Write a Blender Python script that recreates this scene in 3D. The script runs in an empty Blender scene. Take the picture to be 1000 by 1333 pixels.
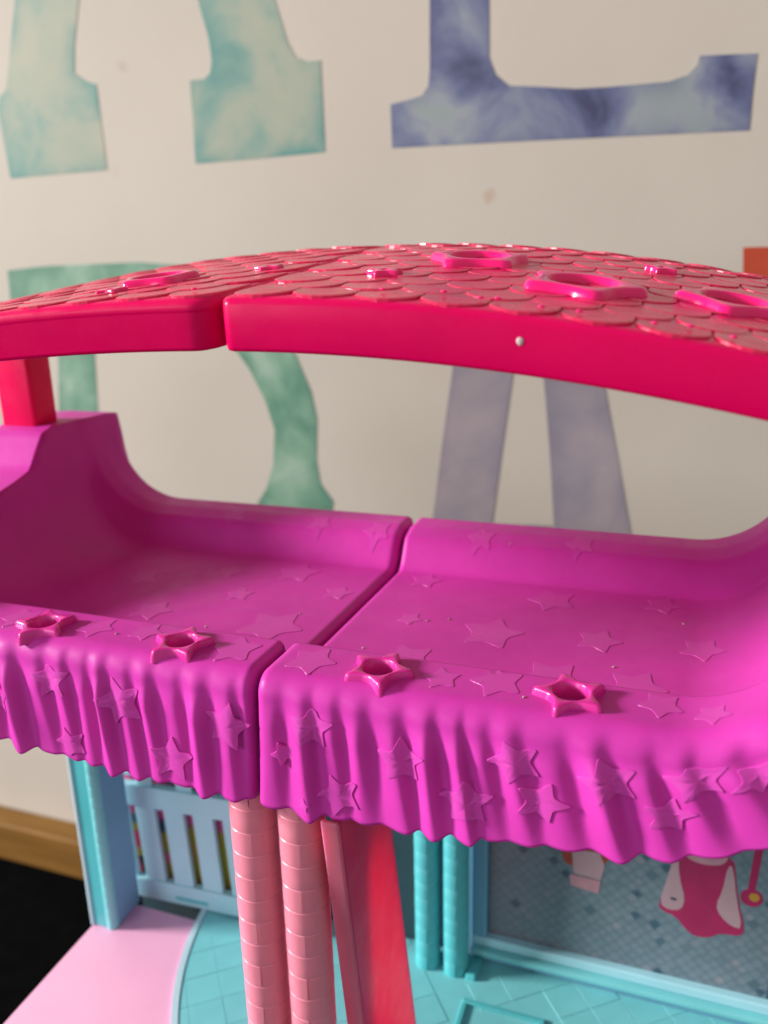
import bpy, bmesh, math, random
import numpy as np
from mathutils import Matrix, Vector
random.seed(7)
SC = bpy.context.scene
COL = SC.collection
PI = math.pi

# ------------------------------------------------------------------ camera
# 1 unit = 10 cm.  X runs along the doll house, Y away from the camera, Z up.
cd = bpy.data.cameras.new('camera')
cam = bpy.data.objects.new('camera', cd)
COL.objects.link(cam)
f_px, ppx, ppy = 1100.0, 500.0, 666.5
def _ray(u, v): return np.array([u-ppx, ppy-v, -f_px])
_vy = _ray(910, 330); _vx = _ray(-2700, 420)           # vanishing points of depth and of width
_Y = _vy/np.linalg.norm(_vy); _X = -_vx; _X = _X-_X.dot(_Y)*_Y; _X = _X/np.linalg.norm(_X); _Z = np.cross(_X, _Y)
_rot = Matrix([list(r) for r in np.stack([_X, _Y, _Z], 1).T])
cam.matrix_world = Matrix.Translation((2.211, -3.870, 6.266)) @ _rot.to_4x4()
cd.sensor_width = 36.0
cd.lens = f_px*36.0/1333.0
cd.clip_start = 0.05
cd.clip_end = 200
cd.dof.use_dof = True
cd.dof.focus_distance = 5.0
cd.dof.aperture_fstop = 0.50
SC.camera = cam

# ------------------------------------------------------------------ light (indoors: a window on the left, room bounce)
w = bpy.data.worlds.new('World'); SC.world = w; w.use_nodes = True
bg = w.node_tree.nodes['Background']
bg.inputs[0].default_value = (1.0, 0.95, 0.90, 1)
bg.inputs[1].default_value = 0.41
def area(name, loc, target, sx, sy, power, color):
    l = bpy.data.lights.new(name, 'AREA'); l.shape = 'RECTANGLE'; l.size = sx; l.size_y = sy
    l.energy = power; l.color = color
    o = bpy.data.objects.new(name, l); COL.objects.link(o)
    d = Vector(target)-Vector(loc)
    o.matrix_world = Matrix.Translation(loc) @ d.to_track_quat('-Z', 'Y').to_matrix().to_4x4()
    return o
area('window_light', (-67.0, -19.0, 26.0), (0, 1, 4.0), 14.0, 10.0, 92000, (1.0, 0.965, 0.92))
area('sky_window_light', (-14.0, -21.0, 9.0), (0, 0, 4.0), 8.0, 6.0, 1350, (0.86, 0.92, 1.0))
SC.view_settings.view_transform = 'Standard'
SC.view_settings.look = 'None'
SC.view_settings.exposure = 0.08
SC.view_settings.gamma = 1.0

# ------------------------------------------------------------------ materials
def mat(name, color, rough=0.4, var=0.06, nscale=3.0, bump=0.0, bscale=60.0, sss=0.0, spec=0.5, coat=0.0):
    m = bpy.data.materials.new(name); m.use_nodes = True
    nt = m.node_tree; n = nt.nodes; L = nt.links
    p = n['Principled BSDF']
    tc = n.new('ShaderNodeTexCoord')
    no = n.new('ShaderNodeTexNoise'); no.inputs['Scale'].default_value = nscale; no.inputs['Detail'].default_value = 5
    L.new(tc.outputs['Object'], no.inputs['Vector'])
    cr = n.new('ShaderNodeValToRGB')
    lo = [max(0, c*(1-var)) for c in color]; hi = [min(1, c*(1+var)) for c in color]
    cr.color_ramp.elements[0].position = 0.3; cr.color_ramp.elements[1].position = 0.7
    cr.color_ramp.elements[0].color = (*lo, 1); cr.color_ramp.elements[1].color = (*hi, 1)
    L.new(no.outputs['Fac'], cr.inputs['Fac']); L.new(cr.outputs['Color'], p.inputs['Base Color'])
    # fingerprints and rub marks: gloss varies a little
    n2 = n.new('ShaderNodeTexNoise'); n2.inputs['Scale'].default_value = 5.5; n2.inputs['Detail'].default_value = 6
    L.new(tc.outputs['Object'], n2.inputs['Vector'])
    mr = n.new('ShaderNodeMapRange'); mr.inputs['To Min'].default_value = max(0.05, rough-0.08); mr.inputs['To Max'].default_value = rough+0.1
    mr.inputs['From Min'].default_value = 0.3; mr.inputs['From Max'].default_value = 0.7
    L.new(n2.outputs['Fac'], mr.inputs['Value']); L.new(mr.outputs['Result'], p.inputs['Roughness'])
    p.inputs['Specular IOR Level'].default_value = spec
    if sss > 0:
        p.inputs['Subsurface Weight'].default_value = sss
        p.inputs['Subsurface Radius'].default_value = (1.0, 0.3, 0.5)
        p.inputs['Subsurface Scale'].default_value = 0.042
    if bump > 0:
        n3 = n.new('ShaderNodeTexNoise'); n3.inputs['Scale'].default_value = bscale; n3.inputs['Detail'].default_value = 4
        L.new(tc.outputs['Object'], n3.inputs['Vector'])
        b = n.new('ShaderNodeBump'); b.inputs['Strength'].default_value = bump; b.inputs['Distance'].default_value = 0.01
        L.new(n3.outputs['Fac'], b.inputs['Height']); L.new(b.outputs['Normal'], p.inputs['Normal'])
    return m

MAGENTA = mat('magenta_plastic', (0.62, 0.045, 0.41), 0.43, 0.07, 2.0, 0.12, 14, 0.28, 0.17)
STARMAG = mat('magenta_star_plastic', (0.64, 0.065, 0.435), 0.34, 0.05, 2.0, 0.05, 14, 0.25, 0.16)
HOTPINK = mat('hot_pink_plastic', (0.72, 0.001, 0.10), 0.28, 0.05, 1.5, 0.06, 10, 0.3, 0.11)
CUPPINK = mat('cup_pink_plastic', (0.90, 0.005, 0.19), 0.15, 0.04, 2.0, 0.0, 10, 0.3)
SHINGLE = mat('shingle_pink_plastic', (0.68, 0.006, 0.085), 0.24, 0.10, 2.5, 0.10, 22, 0.2)
POSTRED = mat('post_red_plastic', (0.86, 0.002, 0.11), 0.3, 0.05, 1.5, 0.05, 10, 0.5, 0.2)
SALMON = mat('salmon_pink_plastic', (0.84, 0.26, 0.36), 0.35, 0.05, 3.0, 0.06, 20, 0.2, 0.35)
CORAL = mat('coral_pink_plastic', (0.95, 0.04, 0.19), 0.4, 0.05, 2.0, 0.06, 20, 1.0, 0.15)
CORAL.node_tree.nodes['Principled BSDF'].inputs['Subsurface Scale'].default_value = 0.30
LITEDGE = mat('partition_lit_edge_plastic', (0.88, 0.13, 0.20), 0.4, 0.05, 2.0, 0.06, 20, 1.0, 0.3)  # lighter coral: light on the partition's front edge is put into the colour
LITEDGE.node_tree.nodes['Principled BSDF'].inputs['Subsurface Scale'].default_value = 0.3
PALEPINK = mat('pale_pink_plastic', (0.86, 0.42, 0.62), 0.38, 0.03, 2.0, 0.06, 20, 0.1)
TEAL = mat('teal_plastic', (0.09, 0.50, 0.54), 0.36, 0.06, 2.0, 0.06, 20, 0.1)
PALETEAL = mat('pale_teal_plastic', (0.20, 0.62, 0.66), 0.38, 0.05, 3.0, 0.06, 20, 0.1)
ICE = mat('ice_rim_plastic', (0.50, 0.74, 0.80), 0.35, 0.04, 2.0)
BLUE = mat('powder_blue_plastic', (0.17, 0.40, 0.58), 0.38, 0.05, 2.0, 0.06, 20, 0.1)
RAILBLUE = mat('rail_blue_plastic', (0.40, 0.74, 0.84), 0.38, 0.05, 2.0, 0.06, 20, 0.1)
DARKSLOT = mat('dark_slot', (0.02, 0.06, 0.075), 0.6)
BLACK = mat('black_table', (0.0015, 0.002, 0.002), 0.9, 0.3, 4, 0.0, 10, 0, 0.02)
WOOD = None

def wall_mat():
    m = bpy.data.materials.new('cream_wall'); m.use_nodes = True
    nt = m.node_tree; n = nt.nodes; L = nt.links; p = n['Principled BSDF']
    tc = n.new('ShaderNodeTexCoord')
    a = n.new('ShaderNodeTexNoise'); a.inputs['Scale'].default_value = 0.3; a.inputs['Detail'].default_value = 4
    L.new(tc.outputs['Object'], a.inputs['Vector'])
    cr = n.new('ShaderNodeValToRGB')
    cr.color_ramp.elements[0].position = 0.35; cr.color_ramp.elements[1].position = 0.65
    cr.color_ramp.elements[0].color = (0.49, 0.45, 0.39, 1); cr.color_ramp.elements[1].color = (0.53, 0.49, 0.425, 1)
    L.new(a.outputs['Fac'], cr.inputs['Fac'])
    last = cr.outputs['Color']
    # a few grubby specks on the paint
    for (x, z, r, col) in ((-5.39, 8.89, 0.11, (0.45, 0.38, 0.33, 1)), (-0.27, 7.01, 0.10, (0.45, 0.33, 0.25, 1)), (-5.68, 7.58, 0.09, (0.50, 0.45, 0.38, 1)), (-3.0, 4.4, 0.12, (0.56, 0.48, 0.4, 1)), (4.1, 9.4, 0.09, (0.45, 0.38, 0.3, 1))):
        vm = n.new('ShaderNodeVectorMath'); vm.operation = 'DISTANCE'; vm.inputs[1].default_value = (x, 7.0, z)
        wv = n.new('ShaderNodeTexNoise'); wv.inputs['Scale'].default_value = 14
        L.new(tc.outputs['Object'], wv.inputs['Vector'])
        ad = n.new('ShaderNodeVectorMath'); ad.operation = 'MULTIPLY_ADD'; ad.inputs[1].default_value = (0.12, 0.0, 0.22)
        L.new(wv.outputs['Color'], ad.inputs[0]); L.new(tc.outputs['Object'], ad.inputs[2])
        sb = n.new('ShaderNodeVectorMath'); sb.operation = 'SUBTRACT'; sb.inputs[1].default_value = (0.06, 0, 0.11)
        L.new(ad.outputs[0], sb.inputs[0]); L.new(sb.outputs[0], vm.inputs[0])
        mr = n.new('ShaderNodeMapRange'); mr.inputs['From Min'].default_value = r*0.3; mr.inputs['From Max'].default_value = r; mr.inputs['To Min'].default_value = 0.75; mr.inputs['To Max'].default_value = 0
        L.new(vm.outputs['Value'], mr.inputs['Value'])
        mx = n.new('ShaderNodeMix'); mx.data_type = 'RGBA'
        L.new(mr.outputs['Result'], mx.inputs[0]); L.new(last, mx.inputs[6]); mx.inputs[7].default_value = col
        last = mx.outputs[2]
    L.new(last, p.inputs['Base Color'])
    p.inputs['Roughness'].default_value = 0.7; p.inputs['Specular IOR Level'].default_value = 0.25
    b1 = n.new('ShaderNodeTexNoise'); b1.inputs['Scale'].default_value = 9; b1.inputs['Detail'].default_value = 6
    L.new(tc.outputs['Object'], b1.inputs['Vector'])
    b = n.new('ShaderNodeBump'); b.inputs['Strength'].default_value = 0.04; b.inputs['Distance'].default_value = 0.03
    L.new(b1.outputs['Fac'], b.inputs['Height']); L.new(b.outputs['Normal'], p.inputs['Normal'])
    return m
WALL = wall_mat()

def watercolour(name, stops, edge_col, scale=1.6, seed=0.0, edge=0.75):
    """a printed watercolour wash: pigment pools in blotches and along the cut edge"""
    m = bpy.data.materials.new(name); m.use_nodes = True
    nt = m.node_tree; n = nt.nodes; L = nt.links; p = n['Principled BSDF']
    tc = n.new('ShaderNodeTexCoord')
    mp = n.new('ShaderNodeMapping'); mp.inputs['Location'].default_value = (seed, seed*0.7, seed*1.3)
    L.new(tc.outputs['Object'], mp.inputs['Vector'])
    a = n.new('ShaderNodeTexNoise'); a.inputs['Scale'].default_value = scale; a.inputs['Detail'].default_value = 7; a.inputs['Distortion'].default_value = 0.35; a.inputs['Roughness'].default_value = 0.55
    L.new(mp.outputs[0], a.inputs['Vector'])
    cr = n.new('ShaderNodeValToRGB'); e = cr.color_ramp.elements
    e[0].position = stops[0][0]; e[0].color = (*stops[0][1], 1)
    e[1].position = stops[-1][0]; e[1].color = (*stops[-1][1], 1)
    for pos, c in stops[1:-1]:
        q = e.new(pos); q.color = (*c, 1)
    L.new(a.outputs['Fac'], cr.inputs['Fac'])
    at = n.new('ShaderNodeAttribute'); at.attribute_name = 'pigment'
    pw = n.new('ShaderNodeMath'); pw.operation = 'POWER'; pw.inputs[1].default_value = 1.6
    L.new(at.outputs['Fac'], pw.inputs[0])
    c2 = n.new('ShaderNodeTexNoise'); c2.inputs['Scale'].default_value = scale*1.5; c2.inputs['Detail'].default_value = 3
    L.new(mp.outputs[0], c2.inputs['Vector'])
    c3 = n.new('ShaderNodeMapRange'); c3.inputs['From Min'].default_value = 0.38; c3.inputs['From Max'].default_value = 0.62
    L.new(c2.outputs['Fac'], c3.inputs['Value'])
    mu = n.new('ShaderNodeMath'); mu.operation = 'MULTIPLY'; L.new(pw.outputs[0], mu.inputs[0]); L.new(c3.outputs['Result'], mu.inputs[1])
    m2 = n.new('ShaderNodeMath'); m2.operation = 'MULTIPLY'; m2.inputs[1].default_value = edge; L.new(mu.outputs[0], m2.inputs[0])
    mx = n.new('ShaderNodeMix'); mx.data_type = 'RGBA'
    L.new(m2.outputs[0], mx.inputs[0]); L.new(cr.outputs['Color'], mx.inputs[6]); mx.inputs[7].default_value = (*edge_col, 1)
    L.new(mx.outputs[2], p.inputs['Base Color'])
    p.inputs['Roughness'].default_value = 0.6; p.inputs['Specular IOR Level'].default_value = 0.3
    return m

def wood_mat():
    m = bpy.data.materials.new('tan_wood'); m.use_nodes = True
    nt = m.node_tree; n = nt.nodes; L = nt.links; p = n['Principled BSDF']
    tc = n.new('ShaderNodeTexCoord'); mp = n.new('ShaderNodeMapping'); mp.inputs['Scale'].default_value = (0.35, 5, 7)
    L.new(tc.outputs['Object'], mp.inputs['Vector'])
    a = n.new('ShaderNodeTexNoise'); a.inputs['Scale'].default_value = 1.4; a.inputs['Detail'].default_value = 6; a.inputs['Distortion'].default_value = 0.6
    L.new(mp.outputs[0], a.inputs['Vector'])
    cr = n.new('ShaderNodeValToRGB'); cr.color_ramp.elements[0].position = 0.3; cr.color_ramp.elements[1].position = 0.7
    cr.color_ramp.elements[0].color = (0.155, 0.075, 0.018, 1); cr.color_ramp.elements[1].color = (0.24, 0.125, 0.032, 1)
    L.new(a.outputs['Fac'], cr.inputs['Fac']); L.new(cr.outputs['Color'], p.inputs['Base Color'])
    p.inputs['Roughness'].default_value = 0.5; p.inputs['Specular IOR Level'].default_value = 0.15
    return m
WOOD = wood_mat()

def mural_mat():
    """printed fish-scale wallpaper, cool grey with odd darker scales"""
    m = bpy.data.materials.new('mural_print'); m.use_nodes = True
    nt = m.node_tree; n = nt.nodes; L = nt.links; p = n['Principled BSDF']
    tc = n.new('ShaderNodeTexCoord')
    mp = n.new('ShaderNodeMapping'); mp.inputs['Rotation'].default_value = (0, math.radians(45), 0); mp.inputs['Scale'].default_value = (13, 1, 13)
    L.new(tc.outputs['Object'], mp.inputs['Vector'])
    v = n.new('ShaderNodeTexVoronoi'); v.inputs['Scale'].default_value = 1.0; v.inputs['Randomness'].default_value = 0.25
    L.new(mp.outputs[0], v.inputs['Vector'])
    sx = n.new('ShaderNodeSeparateColor'); L.new(v.outputs['Color'], sx.inputs[0])
    cr = n.new('ShaderNodeValToRGB'); e = cr.color_ramp.elements
    e[0].position = 0.0; e[0].color = (0.035, 0.07, 0.12, 1); e[1].position = 1.0; e[1].color = (0.29, 0.29, 0.335, 1)
    for pos, c in ((0.03, (0.06, 0.115, 0.16)), (0.06, (0.17, 0.235, 0.275)), (0.55, (0.19, 0.25, 0.30)), (0.93, (0.205, 0.25, 0.295))):
        q = e.new(pos); q.color = (*c, 1)
    L.new(sx.outputs[0], cr.inputs['Fac'])
    rim = n.new('ShaderNodeMapRange'); rim.inputs['From Min'].default_value = 0.42; rim.inputs['From Max'].default_value = 0.62; rim.inputs['To Max'].default_value = 0.55
    L.new(v.outputs['Distance'], rim.inputs['Value'])
    mx = n.new('ShaderNodeMix'); mx.data_type = 'RGBA'; L.new(rim.outputs['Result'], mx.inputs[0]); L.new(cr.outputs['Color'], mx.inputs[6]); mx.inputs[7].default_value = (0.11, 0.165, 0.205, 1)
    # warm patch of print at the left end
    sp = n.new('ShaderNodeSeparateXYZ'); L.new(tc.outputs['Object'], sp.inputs[0])
    wr = n.new('ShaderNodeMapRange'); wr.inputs['From Min'].default_value = 0.9; wr.inputs['From Max'].default_value = 1.7; wr.inputs['To Min'].default_value = 0.45; wr.inputs['To Max'].default_value = 0
    L.new(sp.outputs[0], wr.inputs['Value'])
    m3 = n.new('ShaderNodeMix'); m3.data_type = 'RGBA'; L.new(wr.outputs['Result'], m3.inputs[0]); L.new(mx.outputs[2], m3.inputs[6]); m3.inputs[7].default_value = (0.20, 0.14, 0.175, 1)
    L.new(m3.outputs[2], p.inputs['Base Color']); p.inputs['Roughness'].default_value = 0.4
    return m
MURAL = mural_mat()

def patch_mat():
    """bright blotchy picture printed on the card behind the railing"""
    m = bpy.data.materials.new('backdrop_print'); m.use_nodes = True
    nt = m.node_tree; n = nt.nodes; L = nt.links; p = n['Principled BSDF']
    tc = n.new('ShaderNodeTexCoord')
    v = n.new('ShaderNodeTexVoronoi'); v.inputs['Scale'].default_value = 5.5
    L.new(tc.outputs['Object'], v.inputs['Vector'])
    sx = n.new('ShaderNodeSeparateColor'); L.new(v.outputs['Color'], sx.inputs[0])
    cr = n.new('ShaderNodeValToRGB'); cr.color_ramp.interpolation = 'CONSTANT'; e = cr.color_ramp.elements
    e[0].position = 0.0; e[0].color = (0.02, 0.05, 0.04, 1); e[1].position = 0.9; e[1].color = (0.02, 0.03, 0.05, 1)
    for pos, c in ((0.16, (0.85, 0.10, 0.24)), (0.36, (0.55, 0.48, 0.08)), (0.62, (0.10, 0.26, 0.38)), (0.72, (0.88, 0.25, 0.40))):
        q = e.new(pos); q.color = (*c, 1)
    L.new(sx.outputs[0], cr.inputs['Fac'])
    sp = n.new('ShaderNodeSeparateXYZ'); L.new(tc.outputs['Object'], sp.inputs[0])
    # olive hill on the right of the print, pink sky above it
    r1 = n.new('ShaderNodeMapRange'); r1.inputs['From Min'].default_value = -2.3; r1.inputs['From Max'].default_value = -2.1
    L.new(sp.outputs[0], r1.inputs['Value'])
    m1 = n.new('ShaderNodeMix'); m1.data_type = 'RGBA'; L.new(r1.outputs['Result'], m1.inputs[0]); L.new(cr.outputs['Color'], m1.inputs[6]); m1.inputs[7].default_value = (0.55, 0.46, 0.06, 1)
    r2 = n.new('ShaderNodeMapRange'); r2.inputs['From Min'].default_value = 0.86; r2.inputs['From Max'].default_value = 0.92
    L.new(sp.outputs[2], r2.inputs['Value'])
    m2 = n.new('ShaderNodeMix'); m2.data_type = 'RGBA'; L.new(r2.outputs['Result'], m2.inputs[0]); L.new(m1.outputs[2], m2.inputs[6]); m2.inputs[7].default_value = (0.85, 0.17, 0.45, 1)
    L.new(m2.outputs[2], p.inputs['Base Color']); p.inputs['Roughness'].default_value = 0.45
    return m
PATCH = patch_mat()

# ------------------------------------------------------------------ helpers
def link(name, me, m=None, parent=None, smooth=False):
    o = bpy.data.objects.new(name, me); COL.objects.link(o)
    if m is not None and not me.materials: me.materials.append(m)
    if smooth:
        for p in me.polygons: p.use_smooth = True
    if parent is not None: o.parent = parent
    return o
def pydata(name, vs, fs, m=None, parent=None, smooth=False):
    me = bpy.data.meshes.new(name); me.from_pydata([tuple(map(float, v)) for v in vs], [], fs); me.update()
    return link(name, me, m, parent, smooth)
def from_bm(name, bm, m=None, parent=None, smooth=False):
    bmesh.ops.recalc_face_normals(bm, faces=bm.faces)
    me = bpy.data.meshes.new(name); bm.to_mesh(me); bm.free()
    return link(name, me, m, parent, smooth)
def bm_box(bm, x0, x1, y0, y1, z0, z1, bev=0.0, seg=2):
    r = bmesh.ops.create_cube(bm, size=1.0)
    vs = r['verts']
    for v in vs:
        v.co = Vector((x0+(v.co.x+0.5)*(x1-x0), y0+(v.co.y+0.5)*(y1-y0), z0+(v.co.z+0.5)*(z1-z0)))
    if bev > 0:
        es = list({e for v in vs for e in v.link_edges})
        bmesh.ops.bevel(bm, geom=es, offset=bev, segments=seg, profile=0.5, affect='EDGES')
def box(name, x0, x1, y0, y1, z0, z1, m, parent, bev=0.012, seg=2, smooth=False):
    bm = bmesh.new(); bm_box(bm, x0, x1, y0, y1, z0, z1, bev, seg)
    return from_bm(name, bm, m, parent, smooth)
def prism(bm, pts, y0, y1):
    """closed prism from an outline in X and Z"""
    a = [bm.verts.new((x, y0, z)) for x, z in pts]; b = [bm.verts.new((x, y1, z)) for x, z in pts]
    n = len(pts)
    f = bm.faces.new(a); bm.faces.new(b[::-1])
    for i in range(n): bm.faces.new((a[i], b[i], b[(i+1) % n], a[(i+1) % n]))
    return f
def tag(o, label, cat, group=None):
    o['label'] = label; o['category'] = cat
    if group: o['group'] = group
    return o
def sstep(t): t = np.clip(t, 0, 1); return t*t*(3-2*t)
def star_pts(n_per=1, r=1.0, ratio=0.52, rot=0.0, soft=0.0, k=5):
    """rounded five-point star outline"""
    out = []
    for i in range(k):
        for (a, rr) in ((0, 1.0), (0.5, ratio)):
            ang = rot+2*PI*(i+a)/k
            out.append(np.array([math.sin(ang)*rr*r, math.cos(ang)*rr*r]))
    # Chaikin corner cutting gives the soft moulded points
    for _ in range(n_per):
        q = []
        for i in range(len(out)):
            p0, p1 = out[i], out[(i+1) % len(out)]
            q += [p0*(1-soft)+p1*soft, p0*soft+p1*(1-soft)]
        out = q
    return out

# ------------------------------------------------------------------ the setting
wall = pydata('wall', [(-40, 7.0, -4.7), (40, 7.0, -4.7), (40, 7.0, 22), (-40, 7.0, 22), (-40, 7.4, -4.7), (40, 7.4, -4.7), (40, 7.4, 22), (-40, 7.4, 22)],
              [(0, 1, 2, 3), (7, 6, 5, 4), (3, 2, 6, 7), (0, 4, 5, 1), (0, 3, 7, 4), (1, 5, 6, 2)], WALL)
wall['kind'] = 'structure'
flr = box('black_floor', -40, 40, -20, 6.99, -5.0, -4.62, BLACK, None, 0.02)
flr['kind'] = 'structure'
ledge = box('wooden_rail', -30, 30, 6.50, 6.996, -4.618, -3.80, WOOD, None, 0.05, 3)
tag(ledge, 'long tan wooden rail running along the foot of the cream wall', 'wood rail')

# ------------------------------------------------------------------ painted letters on the wall
def letter(name, polys, m, label, inset=0.26):
    bm = bmesh.new()
    lay = bm.verts.layers.float.new('pigment')
    for k, pts in enumerate(polys):
        yf = 6.994 - 0.002*k
        a = [bm.verts.new((x, yf, z)) for x, z in pts]
        b = [bm.verts.new((x, 7.02, z)) for x, z in pts]
        n = len(pts)
        for i in range(n): bm.faces.new((a[i], b[i], b[(i+1) % n], a[(i+1) % n]))
        f = bm.faces.new(a)
        for v in a+b: v[lay] = 1.0
        bm.normal_update()
        # a denser face: split to small triangles, pigment = closeness to the cut edge
        tri = bmesh.ops.triangulate(bm, faces=[f])['faces']
        for _ in range(4):
            es = [e for e in {e for t in tri for e in t.edges} if e.calc_length() > 0.16 and all(abs(v.co.y-yf) < 1e-5 for v in e.verts)]
            if not es: break
            r = bmesh.ops.subdivide_edges(bm, edges=es, cuts=1)
            tri = [t for t in bm.faces if all(abs(v.co.y-yf) < 1e-5 for v in t.verts)]
            bmesh.ops.triangulate(bm, faces=[t for t in tri if len(t.verts) > 3])
            tri = [t for t in bm.faces if all(abs(v.co.y-yf) < 1e-5 for v in t.verts)]
        P = np.array(pts); Q = np.roll(P, -1, 0); D = Q-P; LL = (D**2).sum(1)+1e-9
        for v in bm.verts:
            if abs(v.co.y-yf) > 1e-5: continue
            p = np.array([v.co.x, v.co.z])
            t = np.clip(((p-P)*D).sum(1)/LL, 0, 1)
            d = np.sqrt((((P+D*t[:, None])-p)**2).sum(1)).min()
            v[lay] = max(0.0, 1-d/inset)
    o = from_bm(name, bm, m)
    return tag(o, label, 'wall letter', 'watercolour letters on the wall')

TEALWC = watercolour('teal_watercolour', [(0.29, (0.11, 0.26, 0.235)), (0.39, (0.20, 0.32, 0.27)), (0.48, (0.315, 0.36, 0.285)), (0.62, (0.37, 0.38, 0.30))], (0.07, 0.25, 0.23), 0.75, 1.7, 1.0)
GREENWC = watercolour('green_watercolour', [(0.32, (0.07, 0.20, 0.14)), (0.45, (0.135, 0.28, 0.195)), (0.55, (0.19, 0.34, 0.245)), (0.66, (0.29, 0.42, 0.33))], (0.07, 0.20, 0.14), 1.2, 4.1, 0.8)
BLUEWC = watercolour('blue_watercolour', [(0.33, (0.05, 0.055, 0.12)), (0.42, (0.11, 0.13, 0.235)), (0.50, (0.18, 0.205, 0.295)), (0.58, (0.27, 0.30, 0.33)), (0.70, (0.24, 0.31, 0.29))], (0.09, 0.11, 0.22), 0.95, 9.3, 0.5)
LILACWC = watercolour('lilac_watercolour', [(0.28, (0.21, 0.19, 0.24)), (0.45, (0.275, 0.25, 0.29)), (0.58, (0.34, 0.295, 0.32)), (0.72, (0.40, 0.36, 0.37))], (0.20, 0.185, 0.25), 0.8, 2.9, 0.6)
ORANGEWC = watercolour('orange_watercolour', [(0.3, (0.40, 0.035, 0.018)), (0.55, (0.46, 0.065, 0.03)), (0.75, (0.47, 0.11, 0.05))], (0.40, 0.05, 0.02), 0.8, 5.5, 0.6)
letter('letter_decal', [[(-7.55, 7.59), (-7.61, 8.56), (-7.54, 8.7), (-7.41, 8.78), (-7.29, 9.14), (-7.04, 9.89), (-6.81, 10.42), (-5.93, 12.59), (-4.32, 12.3), (-3.14, 9.8), (-3.04, 9.44), (-2.89, 8.95), (-2.79, 8.78), (-2.63, 8.71), (-2.45, 8.71), (-2.44, 7.64), (-3.37, 7.62), (-4.37, 7.61), (-4.35, 8.64), (-4.13, 8.64), (-4.04, 8.7), (-4.0, 8.84), (-4.02, 9.11), (-4.14, 9.57), (-4.25, 9.93), (-4.42, 10.46), (-5.73, 10.64), (-5.86, 10.12), (-5.98, 9.77), (-6.14, 9.22), (-6.19, 8.89), (-6.01, 8.77), (-5.85, 8.72), (-5.82, 7.61)]],
       TEALWC, 'pale teal watercolour letter A at the top left of the wall, two serifed feet showing')
letter('letter_decal', [[(-1.0, 11.12), (-1.02, 8.48), (-1.04, 8.3), (-1.12, 8.2), (-1.32, 8.16), (-1.53, 8.13), (-1.52, 7.63), (0.31, 7.6), (2.63, 7.55), (2.63, 7.93), (2.64, 8.31), (2.06, 8.34), (2.04, 8.25), (1.95, 8.16), (1.75, 8.11), (1.08, 8.11), (0.74, 8.12), (0.29, 8.18), (-0.05, 8.22), (-0.21, 8.35), (-0.29, 8.54), (-0.3, 9.14), (-0.32, 11.01)]],
       BLUEWC, 'navy blue watercolour letter L at the top right of the wall')
letter('letter_decal', [[(-7.86, 6.27), (-7.12, 6.32), (-5.46, 6.34), (-4.69, 6.28), (-3.96, 6.09), (-3.39, 5.69), (-3.01, 5.04), (-2.8, 4.53), (-2.73, 4.15), (-2.77, 3.53), (-2.72, 3.19), (-2.53, 2.94), (-2.63, 2.37), (-3.69, 2.28), (-3.77, 2.82), (-3.6, 3.07), (-3.47, 3.43), (-3.41, 3.95), (-3.54, 4.39), (-3.76, 4.83), (-4.04, 5.21), (-4.63, 5.64), (-5.27, 5.76), (-6.28, 5.76), (-6.4, 5.25), (-6.49, 4.06), (-6.68, 2.01), (-7.54, 1.94), (-7.11, 4.95), (-7.05, 5.71), (-7.89, 5.72)]],
       GREENWC, 'deep green watercolour letter with a curved arch behind the left half of the pink roof')
letter('letter_decal', [[(-1.05, 2.63), (-0.86, 4.06), (-0.73, 4.94), (-0.53, 5.67), (1.02, 5.67), (1.23, 4.68), (1.44, 3.76), (1.66, 2.75), (0.67, 2.66), (0.56, 3.92), (0.46, 4.81), (0.4, 5.2), (0.13, 5.19), (0.07, 4.85), (-0.05, 3.89), (-0.19, 2.7)],
                        [(-0.19, 2.8), (0.62, 2.83), (0.68, 2.5), (-0.23, 2.45)]],
       LILACWC, 'grey lilac watercolour letter A seen below the right half of the pink roof')
letter('letter_decal', [[(2.68, 6.32), (3.29, 6.32), (3.42, 5.48), (2.75, 5.48)]],
       ORANGEWC, 'orange red watercolour letter peeping over the right end of the roof')

# ------------------------------------------------------------------ the doll house
house = bpy.data.objects.new('doll_house', None); COL.objects.link(house)
tag(house, 'pink and teal plastic doll house with a shingled roof over a ruffled star canopy', 'doll house')

# ---- magenta canopy: tray, curled end walls and a ruffled valance, in two halves
XR = 0.68
T_Y = [-0.3, 0.1, 0.5, 1.0, 1.3, 1.55, 1.72, 1.82, 1.95, 2.1, 2.8, 3.1]
T_Z = [4.12, 4.16, 4.26, 4.40, 4.52, 4.57, 4.62, 4.74, 4.90, 4.94, 4.93, 4.90]
def P_base(y):
    p = np.interp(y, [-1, 0.44, 0.50, 0.54], [4.0, 4.0, 3.975, 3.93])
    drop = 4.0-0.2*sstep((y-0.47)/0.10)
    rise = 0.25*sstep((y-2.36)/0.20)+0.05*sstep((y-2.52)/0.2)
    back = 0.55*np.clip((y-2.93)/0.12, 0, 1)**2
    return drop+rise-back
def S_end(ax, y):
    x0 = 2.22+0.13*np.clip(y/1.2, 0, 1)
    d = ax-x0
    c = XR-np.sqrt(np.maximum(XR**2-np.clip(d, 0, XR*0.985)**2, 0))
    return np.where(d <= 0, 0, c)+np.maximum(0, d-XR*0.985)*14
SOCKETS = [(-1.68, 0.20, 0.5), (-0.64, 0.215, 0.15), (0.66, 0.235, -0.25), (1.74, 0.27, 0.35)]     # star sockets on the front rim
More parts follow.
